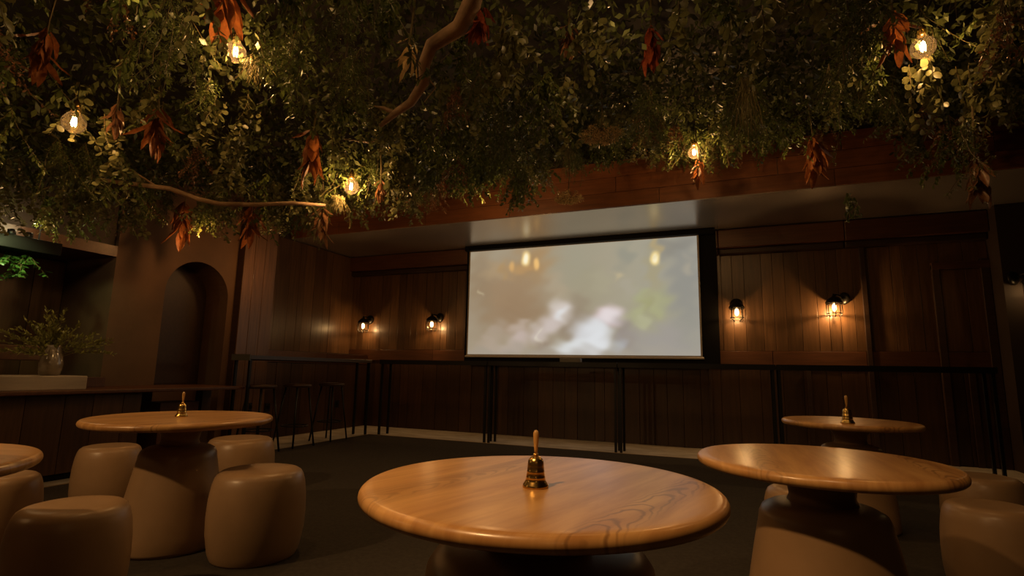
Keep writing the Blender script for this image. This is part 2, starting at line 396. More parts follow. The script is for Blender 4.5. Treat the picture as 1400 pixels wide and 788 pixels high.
for a in [(.2, .55, .18, .32, (156, 126, 94), .75), (.25, .35, .15, .16, (150, 123, 94), .6), (.05, .6, .07, .5, (150, 128, 100), .7), (.02, .2, .06, .3, (165, 150, 128), .6),
          (.32, .86, .1, .18, (172, 132, 84), .6), (.12, .8, .05, .1, (178, 152, 116), .6, 1, .9), (.17, .8, .025, .08, (182, 146, 96), .5), (.42, .64, .05, .2, (176, 160, 134), .8, 1, .5),
          (.5, .85, .1, .25, (160, 155, 134), .6), (.56, .62, .09, .2, (162, 154, 128), .6), (.5, .4, .08, .13, (152, 137, 115), .8), (.5, .22, .09, .16, (148, 131, 112), .85), (.62, .65, .05, .1, (172, 164, 138), .5),
          (.44, .39, .05, .12, (222, 212, 206), .85, 1.2, .4, .5), (.445, .37, .03, .06, (226, 226, 226), .8), (.39, .27, .05, .1, (208, 194, 188), .9, 1.2, .7, .5), (.34, .18, .045, .09, (204, 190, 182), .85, 1, 0, .6), (.345, .16, .012, .08, (226, 216, 196), .6), (.25, .16, .05, .09, (198, 180, 172), .85, 1, 0, .5), (.25, .27, .06, .05, (192, 174, 160), .7),
          (.15, .22, .05, .08, (174, 156, 138), .7), (.1, .1, .06, .08, (178, 160, 142), .8), (.2, .06, .07, .06, (182, 166, 152), .8), (.36, .08, .05, .07, (150, 132, 114), .7),
          (.645, .33, .075, .095, (214, 194, 192), .95, 1.6, 0, .4), (.655, .34, .055, .065, (232, 222, 222), .9, 1.3, 0, .4), (.57, .15, .085, .19, (216, 216, 218), .95, 1.6, .55, .5), (.52, .06, .11, .08, (222, 224, 224), .95, 1.5, 0, .5), (.6, .16, .05, .12, (226, 228, 230), .8), (.685, .07, .028, .08, (188, 194, 202), .75),
          (.72, .2, .06, .16, (146, 134, 130), .7), (.85, .14, .12, .14, (160, 153, 147), .8), (.81, .4, .075, .14, (162, 158, 122), .75, .7), (.765, .33, .04, .1, (176, 176, 134), .75), (.85, .42, .03, .1, (174, 174, 130), .7), (.8, .46, .025, .08, (164, 162, 114), .6), (.87, .5, .03, .09, (164, 162, 130), .6), (.78, .26, .03, .04, (182, 180, 146), .6), (.79, .52, .04, .06, (172, 172, 134), .6),
          (.95, .6, .06, .4, (140, 139, 134), .6), (.9, .93, .08, .1, (128, 124, 116), .5), (.83, .72, .03, .2, (168, 156, 120), .6), (.72, .88, .04, .12, (140, 141, 130), .5), (.73, .58, .03, .07, (172, 164, 146), .6), (.69, .7, .018, .05, (194, 178, 142), .7), (.96, .75, .02, .06, (176, 166, 146), .6), (.055, .6, .008, .05, (200, 184, 150), .6),
          (.5, -.02, 1, .08, (168, 158, 148), .5)]: blob(*a)
for a in [(.276, .9, .022, .075, (255, 222, 150), .95, 1.6, 0, .15), (.276, .9, .012, .05, (255, 246, 214), 1, 1.6, 0, .1), (.326, .84, .014, .055, (250, 200, 124), .9, 1.4, 0, .15), (.21, .83, .013, .05, (226, 178, 112), .8, 1.2, 0, .15), (.255, .8, .06, .06, (205, 156, 94), .4),
          (.838, .83, .02, .062, (255, 226, 150), .95, 1.6, 0, .15), (.838, .83, .011, .04, (255, 244, 206), 1, 1.6, 0, .1), (.838, .95, .02, .08, (196, 168, 112), .5)]: blob(*a)
img = 255 * np.clip(img / 255 * .985, 0, 1)
lin = s2l(np.clip(img, 0, 255) / 255.)
IX0, IX1, IZ0, IZ1 = SX0 + .025, SX1 - .025, SZ0 + .035, SZ1 - .024
gv = np.stack([IX0 + U * (IX1 - IX0), np.full(U.shape, SY - .003), IZ0 + V * (IZ1 - IZ0)], -1).reshape(-1, 3) - np.array(scr.location)
idx = np.arange((NU + 1) * (NV + 1)).reshape(NV + 1, NU + 1)
gf = np.stack([idx[:-1, :-1], idx[:-1, 1:], idx[1:, 1:], idx[1:, :-1]], -1).reshape(-1, 4)
me = bpy.data.meshes.new('projected_picture'); me.from_pydata(gv.tolist(), [], gf.tolist())
ca = me.color_attributes.new('picture', 'FLOAT_COLOR', 'POINT')
ca.data.foreach_set('color', np.concatenate([lin.reshape(-1, 3), np.ones((lin.shape[0] * lin.shape[1], 1))], 1).astype(np.float32).ravel())
pm = bpy.data.materials.new('projected picture'); pm.use_nodes = True; nt = pm.node_tree; nt.nodes.clear()
va = node(nt, 'ShaderNodeVertexColor', layer_name='picture'); e = node(nt, 'ShaderNodeEmission', Strength=1.0); oo = node(nt, 'ShaderNodeOutputMaterial')
nt.links.new(va.outputs[0], e.inputs[0]); nt.links.new(e.outputs[0], oo.inputs[0])
link('projected_picture', me, pm, scr)

# ------------------------------------------------------------------ lanterns on the wall
def lantern(loc, rz, label, watts):
    t = empty('wall_lantern', loc, rz, label, 'wall lamp', 'caged wall lanterns')
    b = MB(); b.lathe([(.085, 0), (.085, .012), (.07, .03), (.03, .04)], 24)
    b.v = [(x, -z, y) for x, y, z in b.v]; b.build('backplate', M['iron'], t, True)
    MB().tube([(0, -.03, 0), (0, -.1, .035), (0, -.16, .04), (0, -.2, .01), (0, -.2, -.02)], .013, 8).build('arm', M['iron'], t, True)
    o = (0, -.2, 0)
    cap = MB().lathe([(.105, -.075), (.102, -.06), (.085, -.03), (.055, -.005), (.028, .008), (.018, .022), (.012, .05), (.004, .055)], 24, o).build('dome_cap', M['iron'], t, True)
    MB().lathe([(.07, -.06), (.076, -.1), (.077, -.21), (.07, -.24), (.05, -.25), (.004, -.252)], 24, o, False).build('glass_jar', M['jar'], t, True)
    for zz, rd in ((-.09, .092), (-.215, .09)):
        MB().tube([(o[0] + rd * math.cos(a), o[1] + rd * math.sin(a), zz) for a in [2 * PI * k / 24 for k in range(25)]], .006, 6).build('cage_ring', M['iron'], t, True)
    for k in range(4):
        a = PI / 4 + k * PI / 2; c, s = math.cos(a), math.sin(a)
        MB().tube([(o[0] + .092 * c, o[1] + .092 * s, -.07), (o[0] + .092 * c, o[1] + .092 * s, -.2), (o[0] + .09 * c, o[1] + .09 * s, -.222), (o[0] + .05 * c, o[1] + .05 * s, -.262)], .006, 6).build('cage_bar', M['iron'], t, True)
    MB().lathe([(.006, -.085), (.02, -.1), (.026, -.14), (.02, -.17), (.004, -.185)], 16, o).build('lamp_bulb', M['lanternbulb'], t, True)
    l = point('lantern_light', (0, -.2, -.215), watts, (1, .6, .26), .02); l.parent = t; l.location = (0, -.2, -.195)
    return t
lantern((-6.3, WY - .015, 1.95), 0, 'caged wall lantern at the far end, beside the wall corner', 6)
lantern((-4.79, WY - .015, 1.96), R(-14), 'caged wall lantern just off the dark side edge of the projection screen, above stone border', 7)
lantern((.11, WY - .015, 2.06), 0, 'caged wall lantern facing straight out, first one past the screen on lit planks', 11)
lantern((1.46, WY - .015, 2.1), R(-46), 'caged wall lantern turned aside, beside the black vertical wall post', 20)
lantern((3.13, 7.98, 2.24), R(38), 'dim caged wall lantern on the brown pier, cut by the picture edge', .6)

# ------------------------------------------------------------------ round tables
def table(loc, r, base, rz, label):
    t = empty('round_table', loc, rz, label, 'table', 'round oak pedestal tables')
    e = .021
    pr = [(r - .05, .695), (r - .02, .697)] + [(r - e + e * math.sin(a), .717 - .02 * math.cos(a)) for a in [PI * k / 10 for k in range(1, 10)]] + [(r - .02, .737), (r - .04, .738)]
    MB().lathe(pr, 128).build('table_top', M['oak'], t, True)
    b0, b1, nk = base
    pb = [(b0 * .97, .01), (b0, .03), (b0 * .985, .1)] + [(b0 + (b1 - b0) * (q ** 1.25), .1 + .4 * q) for q in (.25, .5, .75, 1)] + [(b1 * .985, .525), (b1 * .93, .55), (b1 * .8, .566), (nk * 1.25, .572), (nk, .58)]
    MB().lathe(pb, 64).build('pedestal', M['stool'], t, True)
    MB().lathe([(nk, .57), (nk * .9, .6), (nk * .95, .64), (nk * 1.25, .68), (nk * 1.5, .696)], 48).build('neck', M['stool'], t, True)
    return t
table((-.514, 1.499, 0), .5, (.36, .315, .16), R(76), 'large round oak table in front with the biggest brass bell on it')
table((-3.074, 2.309, 0), .5, (.27, .205, .11), R(80), 'round oak table ringed by four drum stools, a brass bell at its middle')
table((.3015, 2.42, 0), .445, (.29, .225, .125), R(92), 'round oak table with no bell on it, strong swirling grain')
table((.778, 4.59, 0), .44, (.26, .2, .11), R(60), 'small far round oak table holding a bell, below the wall lanterns')
table((-2.5, .76, 0), .49, (.24, .19, .1), R(10), 'round oak table cut off by the picture edge beside the bar')

# ------------------------------------------------------------------ drum stools
def stool(x, y, r, h, label, rz=0):
    t = tag(MB().lathe([(r * .84, .0), (r * .87, .012), (r * .92, .1 * h), (r * .985, .3 * h), (r, .5 * h), (r * .985, .68 * h), (r * .945, .84 * h), (r * .9, .92 * h), (r * .855, .962 * h), (r * .78, .988 * h), (r * .68, h), (r * .5, .994 * h), (r * .25, .986 * h), (r * .02, .984 * h)], 64).build('drum_stool', M['stool'], None, True),
            label, 'stool', 'taupe drum stools')
    t.location = (x, y, .008); t.rotation_euler = (0, 0, rz); return t
stool(-2.5, 2.39, .255, .465, 'taupe drum stool standing fully in view beside the open carpet')
stool(-2.598, 1.505, .22, .45, 'taupe drum stool in the lower corner, cut off by the bottom edge')
stool(-4.2, 2.62, .21, .45, 'taupe drum stool between the bar front and the bell table')
stool(-3.8, 3.4, .27, .45, 'taupe drum stool behind the bell table, near the bar stools')
stool(-3.6, 1.688, .21, .45, 'darker drum stool under the cut-off table by the bar')
stool(1.132, 3.36, .21, .45, 'taupe drum stool at the picture edge, in front of the matching one', .3)
stool(1.42, 4.32, .22, .45, 'taupe drum stool in shadow behind the one at the picture edge')
stool(.33, 3.36, .2, .45, 'taupe drum stool half hidden behind the table without a bell')

# ------------------------------------------------------------------ hand bells
def bell(loc, s, rz, label):
    t = empty('hand_bell', loc, rz, label, 'bell', 'brass hand bells'); t.scale = (s, s, s)
    MB().lathe([(.0345, 0), (.0355, .003), (.034, .008), (.0285, .016), (.0255, .024), (.0265, .026), (.0255, .028), (.0238, .04), (.0242, .042), (.0232, .044), (.0222, .056), (.0215, .066), (.019, .074), (.012, .08), (.006, .082)], 40).build('bell_body', M['brass'], t, True)
    MB().lathe([(.004, .08), (.0075, .083), (.0075, .086), (.005, .089)], 20).build('collar', M['brass'], t, True)
    MB().lathe([(.004, .088), (.0048, .1), (.0068, .118), (.008, .134), (.0078, .143), (.005, .149), (.0008, .151)], 20).build('handle', M['handle'], t, True)
    return t
bell((-.505, 1.43, .738), 1.0, 0, 'largest looking brass hand bell, on the big front table')
bell((-3.075, 2.3, .738), .97, 1, 'brass hand bell on the table ringed by drum stools')
bell((.72, 4.3, .738), 1.25, 2, 'brass hand bell on the small far table by the planked wall')

# ------------------------------------------------------------------ high ledge tables
def ledge(p0, p1, depth, label, cap=False):
    """runs from p0 to p1 along its front edge; depth is measured away from the viewer's side"""
    p0, p1 = Vector((*p0, 0)), Vector((*p1, 0)); d = (p1 - p0); L = d.length; rz = math.atan2(d.y, d.x)
    t = empty('bar_ledge', p0, rz, label, 'high table', 'high leaning ledges along the walls')
    MB().box(0, L, 0, depth, 1.125, 1.175).build('ledge_top', M['ledgetop'], t, bevel=.003)
    MB().box(0, L, -.006, .02, 1.115, 1.182).build('steel_edge', M['steel'], t)
    for x, y in ((.03, .02), (L - .03, .02), (.03, depth - .05), (L - .03, depth - .05)):
        MB().box(x - .015, x + .015, y, y + .03, .0, 1.125).build('leg', M['steel'], t)
    if cap: MB().box(-.012, 0, 0, depth, 1.115, 1.182).build('end_cap', M['endcap'], t)
    return t
ledge((-5.24, 7.24), (-3.34, 7.24), .3, 'black steel bar ledge below the two lanterns before the screen')
ledge((-3.33, 7.24), (-1.42, 7.24), .3, 'black steel bar ledge under the projection screen, small box on top')
ledge((-1.41, 7.24), (.5, 7.24), .3, 'black steel bar ledge from the screen edge towards the lit planks')
ledge((.51, 7.24), (2.62, 7.24), .3, 'black steel bar ledge ending at the brown pier')
lg = ledge((-5.66, 7.2), (-5.66, 4.82), .3, 'black steel bar ledge along the side wall with three bar stools')
lg2 = [c for c in lg.children if c.name.startswith('ledge_top')][0]
MB().box(2.38, 2.395, 0, .3, 1.11, 1.185).build('end_cap', M['endcap'], lg)

def bar_stool(x, y, rz, label):
    t = empty('bar_stool', (x, y, 0), rz, label, 'bar stool', 'backless bar stools at the side ledge')
    MB().lathe([(.15, .77), (.175, .78), (.18, .8), (.172, .815), (.1, .822), (.01, .82)], 32).build('seat', M['darkwood'], t, True)
    for sx, sy in ((1, 1), (1, -1), (-1, 1), (-1, -1)):
        MB().tube([(sx * .1, sy * .1, .775), (sx * .185, sy * .18, .0)], .012, 8).build('leg', M['steel'], t, True)
    MB().tube([(.165 * math.cos(a), .165 * math.sin(a), .27) for a in [2 * PI * k / 24 for k in range(25)]], .009, 6).build('foot_ring', M['steel'], t, True)
    return t
bar_stool(-5.39, 5.05, .05, 'dark backless bar stool nearest the bar end of the side ledge')
bar_stool(-5.41, 5.67, -.04, 'middle of three dark backless bar stools at the side ledge')
bar_stool(-5.45, 6.39, .03, 'dark backless bar stool closest to the corner at the side ledge')

tag(MB().box(-2.24, -1.94, 7.3, 7.4, 1.175, 1.235).build('control_box', M['greybox'], None, bevel=.006), 'small grey box lying on the ledge under the projection screen', 'box')

# wall sockets low on the side wall
for x, y, z, wd, lab in ((-6.302, 6.04, .45, .09, 'black wall socket on the side wall near the bar stools'), (-6.302, 7.54, .43, .1, 'black wall socket on the side wall near the far corner'), (-6.18, 5.62, .48, .05, 'narrow black wall socket low on the boarded pilaster')):
    s = MB().box(x, x + .012, y - wd / 2, y + wd / 2, z - .06, z + .06).build('wall_socket', M['socket'], None, bevel=.003)
    tag(s, lab, 'socket')
    MB().lathe([(.026, 0), (.026, .004), (.018, .003)], 16, (0, 0, 0)).build('socket_insert', M['black'], s).matrix_local = Matrix.Translation((x + .012, y, z)) @ Matrix.Rotation(PI / 2, 4, 'Y')

# ------------------------------------------------------------------ the bar
bar = empty('bar_counter', (-5.9, 2.2, 0), 0, 'long dark wooden bar counter in front of the arched pier', 'counter')
c = MB().box(-6.3, -5.45, -1, 4.86, .765, .8); rel(c, bar).build('counter_top', M['rail'], bar, bevel=.008)
rel(MB().box(-6.28, -5.62, -1, 3.74, .06, .765), bar).build('counter_body', M['wall'], bar)
rr = random.Random(12); a = -.3
while a < 3.73:
    b = min(a + rr.uniform(.22, .34), 3.74); rel(MB().box(-5.62, -5.605, a + .002, b - .002, .06, .765), bar).build('front_panel', M['plank'], bar, bevel=.002); a = b
rel(MB().box(-6.26, -5.64, -1, 3.7, 0, .06), bar).build('plinth', M['black'], bar)
rel(MB().box(-6.1, -5.98, 4.72, 4.84, 0, .765), bar).build('support_post', M['plank'], bar)
nb = MB().box(-6.2, -5.9, 4.15, 4.62, .0, .62).build('side_cabinet', M['rail'], None, bevel=.006); tag(nb, 'low red brown cabinet in the gap under the counter end', 'cabinet')
pb = MB().box(-6.05, -5.57, 1.2, 3.19, .8, .925).build('timber_block', M['pale'], None, bevel=.008); tag(pb, 'long pale timber block lying on the bar counter under the vase', 'block')
sb = MB().box(-6.18, -6.06, 3.3, 3.64, .8, .9).build('wooden_box', M['rail'], None, bevel=.004); tag(sb, 'small brown wooden box on the counter against the arched pier', 'box')
sh = MB().box(-6.62, -6.3, .4, 3.2, 1.06, 1.2).build('back_bar_shelf', M['rail'], None, bevel=.006); tag(sh, 'thick brown shelf of the back bar behind the vase', 'shelf')
hs = empty('hanging_shelf', (-6.1, 2.2, 2.05), 0, 'black slab shelf hanging over the bar with two small spot lamps', 'shelf')
rel(MB().box(-6.33, -5.9, 1.2, 3.0, 2.05, 2.17), hs).build('slab', M['black'], hs, bevel=.006)
for y in (2.62, 2.75): rel(MB().lathe([(.03, 0), (.03, .05), (.02, .055)], 16, (-5.95, y, 2.17)), hs).build('spot_lamp', M['steel'], hs, True)
for y in (1.4, 2.9): rel(MB().tube([(-6.1, y, 2.17), (-6.1, y, CZ)], .008, 6), hs).build('rod', M['steel'], hs)
point('bar_spot', (-6.02, 2.85, 2.34), 3.5, (1, .8, .42), .03)
spot('plant_spot', (-5.72, 2.45, 2.1), (-6.2, 2.8, 1.9), 14, 80, .5, (.8, 1, .45), .03)

# vase with an airy bouquet
vs = empty('vase', (-5.75, 2.97, .925), 0, 'smoky glass vase on the pale block, holding an airy green bouquet', 'vase')
MB().lathe([(.06, 0), (.075, .01), (.088, .06), (.09, .11), (.08, .17), (.065, .22), (.058, .25), (.06, .275), (.054, .275), (.052, .25)], 36).build('glass_body', M['vaseglass'], vs, True)
bq = empty('bouquet', (-5.75, 2.97, 1.16), 0, 'airy spray of green stems spreading from the vase on the bar', 'bouquet')
sm, lm = MB(), MB(); rr = random.Random(2)
for k in range(64):
    az = rr.uniform(0, 2 * PI); el = rr.uniform(.15, 1.5); L = rr.uniform(.28, .52) * (1.0 if el < 1.0 else .9)
    d = Vector((math.cos(az) * math.cos(el) * .75, math.sin(az) * math.cos(el), math.sin(el)))
    pts = [Vector((d.x * .03, d.y * .03, -.08)) + (d * L * q + Vector((0, 0, .12 * L * (q - q * q) * 2 - .1 * L * q * q * math.cos(el)))) for q in [i / 5 for i in range(6)]]
    sm.tube(pts, .0018, 4)
    for i in range(26):
        q = rr.uniform(.3, 1.02) * 5; i0 = min(int(q), 4); p = pts[i0].lerp(pts[i0 + 1], q - i0)
        dd = (d + Vector((rr.uniform(-1, 1), rr.uniform(-1, 1), rr.uniform(-.6, 1)))).normalized()
        lm.leaf(p, dd, Vector((rr.uniform(-1, 1), rr.uniform(-1, 1), rr.uniform(-1, 1))), rr.uniform(.026, .05), rr.uniform(.011, .018))
sm.build('stems', M['stem'], bq); tag(lm.build('leaf_spray', M['bouquet'], bq), kind='stuff')

# ------------------------------------------------------------------ plants of the ceiling canopy
def rv(rr, s=1): return Vector((rr.uniform(-s, s), rr.uniform(-s, s), rr.uniform(-s, s)))
def hang(rr, L, n, sway=.12, coil=0):
    p = Vector((0, 0, .05)); d = Vector((rr.uniform(-sway, sway), rr.uniform(-sway, sway), -1)); out = [p.copy()]
    for i in range(n):
        d += Vector((rr.uniform(-sway, sway), rr.uniform(-sway, sway), 0)); d.z = -1
        p = p + d.normalized() * (L / n); out.append(p.copy())
    return out

def proto(name, stem_mb, leaf_mb, lm, sm='stem', leafname='foliage'):
    t = empty(name)
    if stem_mb is not None: stem_mb.build('stem', M[sm], t)
    tag(leaf_mb.build(leafname, M[lm], t, True), kind='stuff')
    return t

_leaf_cache = {}
def euca(seed, L, single=False):
    rr = random.Random(seed); t = empty('hanging_eucalyptus'); sm, lm = MB(), MB(); spots = []
    for s in range(3 if not single else 2):
        n = 12; pts = hang(rr, L * rr.uniform(.75, 1), n, .22)
        off = Vector((rr.uniform(-.05, .05), rr.uniform(-.05, .05), 0)); pts = [p + off for p in pts]
        sm.tube(pts, [.0028 - .0018 * i / n for i in range(n + 1)], 5)
        m = int(L / .034)
        for i in range(m):
            q = (i + .5) / m * n; i0 = min(int(q), n - 1); p = pts[i0].lerp(pts[i0 + 1], q - i0)
            a = rr.uniform(0, 2 * PI)
            for sd in (0, PI):
                d = Vector((math.cos(a + sd), math.sin(a + sd), -.7 + rr.uniform(-.4, .4)))
                ll = rr.uniform(.038, .06) * (1 - .35 * i / m)
                if single: spots.append((p, d, rv(rr), ll))
                else: lm.leaf(p, d, rv(rr), ll, ll * .78, .2, rr.uniform(-.2, .4), .3)
    sm.build('stem', M['stem'], t)
    if single:
        if 'e' not in _leaf_cache:
            _leaf_cache['e'] = [MB().leaf((0, 0, 0), (1, 0, 0), (0, 1, 0), 1, .8, .2, c, .35).mesh('leaf') for c in (-.15, .15, .4)]
            for me in _leaf_cache['e']:
                me.materials.append(M['eucalyptus'])
                for p in me.polygons: p.use_smooth = True
        for p, d, s, ll in spots:
            o = link('leaf', rr.choice(_leaf_cache['e']), None, t); place_leaf(o, p, d, s, ll)
    else: tag(lm.build('foliage', M['eucalyptus'], t, True), kind='stuff')
    return t

def place_leaf(o, p, d, s, ll):
    d = d.normalized(); s = (s - d * s.dot(d)).normalized(); n_ = d.cross(s)
    o.matrix_local = Matrix.Translation(p) @ Matrix(((d.x, s.x, n_.x, 0), (d.y, s.y, n_.y, 0), (d.z, s.z, n_.z, 0), (0, 0, 0, 1))) @ Matrix.Scale(ll, 4)

def fern(seed, L, m='fern', name='hanging_fern'):
    rr = random.Random(seed); sm, lm = MB(), MB()
    for s in range(4):
        n = 10; pts = hang(rr, L * rr.uniform(.6, 1), n, .3); sm.tube(pts, .0016, 4)
        for i in range(26):
            q = (i + rr.random()) / 26 * n; i0 = min(int(q), n - 1); p = pts[i0].lerp(pts[i0 + 1], q - i0)
            a = rr.uniform(0, 2 * PI); d = Vector((math.cos(a), math.sin(a), -.9)).normalized(); bl = rr.uniform(.05, .1) * (1.1 - i / 30)
            e = p + d * bl; sd = rv(rr)
            for k in range(9):
                pp = p.lerp(e, (k + 1) / 9)
                lm.blade(pp, d + rv(rr, .9), sd, rr.uniform(.014, .026), .0035)
    return proto(name, sm, lm, m)

def vine(seed, L, m='ivy', name='hanging_vine'):
    rr = random.Random(seed); sm, lm = MB(), MB()
    for s in range(4):
        n = 12; pts = hang(rr, L * rr.uniform(.55, 1), n, .35); sm.tube(pts, .0018, 4)
        for i in range(int(L / .013)):
            q = rr.random() * n; i0 = min(int(q), n - 1); p = pts[i0].lerp(pts[i0 + 1], q - i0) + rv(rr, .012)
            ll = rr.uniform(.024, .046); lm.leaf(p, Vector((rr.uniform(-1, 1), rr.uniform(-1, 1), -.8)), rv(rr), ll, ll * .5, .25, rr.uniform(-.2, .4))
    return proto(name, sm, lm, m)

def grass(seed, L, m='straw', name='hanging_grass'):
    rr = random.Random(seed); lm = MB()
    for s in range(70):
        p = Vector((rr.uniform(-.035, .035), rr.uniform(-.035, .035), .03)); d = Vector((rr.uniform(-.3, .3), rr.uniform(-.3, .3), -1)); ll = L * .8 * rr.uniform(.5, 1); pts = [p]
        for i in range(5):
            d = d + rv(rr, .3); d.z = -abs(d.z) - .2; p = p + d.normalized() * ll / 5; pts.append(p)
        lm.tube(pts, [.0013] * 5 + [.0006], 3)
    return proto(name, None, lm, m)

def plume(seed, L):
    rr = random.Random(seed); sm, lm = MB(), MB()
    for s in range(6):
        n = 8; pts = hang(rr, L * rr.uniform(.6, 1), n, .35); sm.tube(pts, .0018, 4)
        for i in range(60):
            q = n * (.25 + .75 * rr.random()); i0 = min(int(q), n - 1); p = pts[i0].lerp(pts[i0 + 1], q - i0) + rv(rr, .016)
            ll = rr.uniform(.01, .022); lm.leaf(p, rv(rr) + Vector((0, 0, -.4)), rv(rr), ll, ll * .55)
    return proto('hanging_flower_plume', sm, lm, 'dried')

def bigleaf(seed, n, L, m='amber', name='hanging_leaf_bunch'):
    """a bunch of large dry leaves pointing down, every leaf its own piece"""
    rr = random.Random(seed); t = empty(name)
    MB().tube([(-.01, .02, .45), (0, 0, .16), (.01, 0, .06), (0, .01, -.03)], .006, 6).build('stem', M['stem'], t)
    key = m
    if key not in _leaf_cache:
        _leaf_cache[key] = []
        for c, f_ in ((.18, .35), (-.15, .5), (.4, .25), (.05, .6)):
            mb = MB(); v = []
            prof = ((0, .1), (.12, .45), (.28, .82), (.48, 1), (.68, .85), (.85, .5), (1, .03))
            for q, wd in prof:
                for k in (-1, -.5, 0, .5, 1):
                    v.append((q, k * .15 * wd, c * q * q - .05 * q + abs(k) ** 1.3 * f_ * .17 * wd + .015 * math.sin(q * 14 + k * 5)))
            fs = [(i * 5 + k, i * 5 + k + 1, i * 5 + k + 6, i * 5 + k + 5) for i in range(6) for k in range(4)]
            me = mb.add(v, fs).mesh('leaf'); me.materials.append(M[m])
            for p in me.polygons: p.use_smooth = True
            _leaf_cache[key].append(me)
    for i in range(n):
        a = 2.4 * i + rr.uniform(-.3, .3); tilt = rr.uniform(.08, .75) * (1.2 - .5 * i / n); d = Vector((math.cos(a) * tilt, math.sin(a) * tilt, -1))
        p = Vector((math.cos(a) * .012, math.sin(a) * .012, .12 - .2 * i / n * L / .17)); ll = L * rr.uniform(.65, 1.1)
        o = link('leaf', rr.choice(_leaf_cache[key]), None, t)
        place_leaf(o, p, d, Vector((-math.sin(a), math.cos(a), rr.uniform(-.4, .4))), ll)
    return t

def umbel(loc, r, label):
    rr = random.Random(int(r * 1000)); t = empty('hanging_dried_flower', loc, 0, label, 'dried flower', 'flat dried flower heads')
    sm, lm = MB(), MB(); sm.tube([(0, 0, .5), (.01, 0, .2), (0, 0, 0)], .004, 6)
    for k in range(60):
        a = rr.uniform(0, 2 * PI); q = math.sqrt(rr.random()) * r; e = Vector((math.cos(a) * q, math.sin(a) * q, -.02 - .3 * r * (1 - (q / r) ** 2)))
        sm.tube([(0, 0, .03), e], .0012, 3)
        for j in range(26): 
            ll = rr.uniform(.008, .016); lm.leaf(e + rv(rr, r * .14), rv(rr) + Vector((0, 0, -.3)), rv(rr), ll, ll * .6)
    sm.build('stem', M['stem'], t); tag(lm.build('flower_cluster', M['umbel'], t), kind='stuff'); return t

# lowest line the hanging tips reach in the photograph
ENV = [(-400, 300), (0, 332), (60, 348), (100, 352), (130, 330), (180, 342), (220, 322), (260, 342), (300, 330), (340, 346), (380, 335), (430, 350), (480, 318), (520, 300), (565, 326), (620, 292), (660, 285), (695, 286), (710, 312), (728, 280), (760, 255), (800, 250), (850, 244), (900, 240), (950, 250), (1000, 238), (1050, 226), (1110, 240), (1150, 212), (1200, 175), (1245, 215), (1290, 272), (1330, 262), (1400, 190), (1800, 150)]
def env(px):
    for (a, b), (c_, d_) in zip(ENV, ENV[1:]):
        if a <= px <= c_: return b + (d_ - b) * (px - a) / (c_ - a)
    return 300
def tip_limit(x, y):
    px, py, z = seen((x, y, 2.5)); lim = env(px)
    # height at which a point over x, y projects to the line
    lo, hi = 1.2, 4.5
    for _ in range(30):
        mid = (lo + hi) / 2
        if seen((x, y, mid))[1] > lim: lo = mid
        else: hi = mid
    return hi

def low(x, y): return max(tip_limit(x, y), 1.95 if x < -3.4 else 2.12 if x < -2.2 else 2.26)
# height of the mat the plants are tied to
def matz(x, y): return min(low(x, y) + .55, 3.7)

# mat of small dark leaves between the strands
mv = []; mf = []
NL = 60000
rl = rng.uniform(0, 1, (NL, 2)); dep = 1.0 + 5.9 * np.sqrt(rl[:, 0]); lat = (rl[:, 1] * 2.3 - 1.15) * dep
mx_ = lat * math.cos(YAW) - dep * math.sin(YAW); my_ = lat * math.sin(YAW) + dep * math.cos(YAW)
keep = (my_ < 6.35) & (mx_ > -7.1) & (mx_ < 5); mx_, my_ = mx_[keep], my_[keep]
nl = len(mx_); gx_ = np.arange(-7.2, 5.2, .2); gy_ = np.arange(-1, 7, .2); G = np.array([[matz(a, b) for b in gy_] for a in gx_])
mz_ = G[np.clip(((mx_ + 7.2) / .2).astype(int), 0, len(gx_) - 1), np.clip(((my_ + 1) / .2).astype(int), 0, len(gy_) - 1)] + .3 + rng.uniform(-.2, .2, nl) + .12 * np.sin(mx_ * 5) * np.sin(my_ * 4.3)
d = rng.normal(0, 1, (nl, 3)); d[:, 2] -= .6; d /= np.linalg.norm(d, axis=1)[:, None]
s = rng.normal(0, 1, (nl, 3)); s -= d * (s * d).sum(1)[:, None]; s /= np.linalg.norm(s, axis=1)[:, None]
Ls = rng.uniform(.03, .075, nl)[:, None]; P0 = np.stack([mx_, my_, mz_], 1)
P0[:, 2] = np.minimum(P0[:, 2], CZ - .09)
q = np.stack([P0, P0 + d * Ls * .5 + s * Ls * .27, P0 + d * Ls, P0 + d * Ls * .5 - s * Ls * .27], 1).reshape(-1, 3)
me = bpy.data.meshes.new('canopy_moss'); me.from_pydata(q.tolist(), [], np.arange(len(q)).reshape(-1, 4).tolist())
mo = link('canopy_moss', me, M['moss']); tag(mo, 'dense mat of small dark leaves covering the ceiling above the hanging strands', 'foliage', kind='stuff')

# prototypes: (maker, lengths)
LENS = (.28, .45, .62, .82)
PRO = {}
for kind, fn in (('euca', euca), ('fern', fern), ('vine', vine), ('grass', grass), ('plume', plume)):
    PRO[kind] = [[fn(100 * i + 7 * j + 3, L) for j in range(2)] for i, L in enumerate(LENS)]
PRO['eucaleaf'] = [[euca(900 + 11 * i + j, L, True) for j in range(1)] for i, L in enumerate(LENS[:3])]
USED = set()
def take(kind, i, rr):
    o = rr.choice(PRO[kind][i])
    if o.name in USED: return copy_tree(o)
    USED.add(o.name); return o

NAMES = dict(euca='round-leaved eucalyptus strand', eucaleaf='large round-leaved eucalyptus strand', fern='feathery fern strand', vine='small-leaved green vine strand', grass='straw-coloured grass tassel', plume='brown dried flower plume')
CATS = dict(euca='eucalyptus', eucaleaf='eucalyptus', fern='fern', vine='vine', grass='dried grass', plume='dried flower')
STR = []
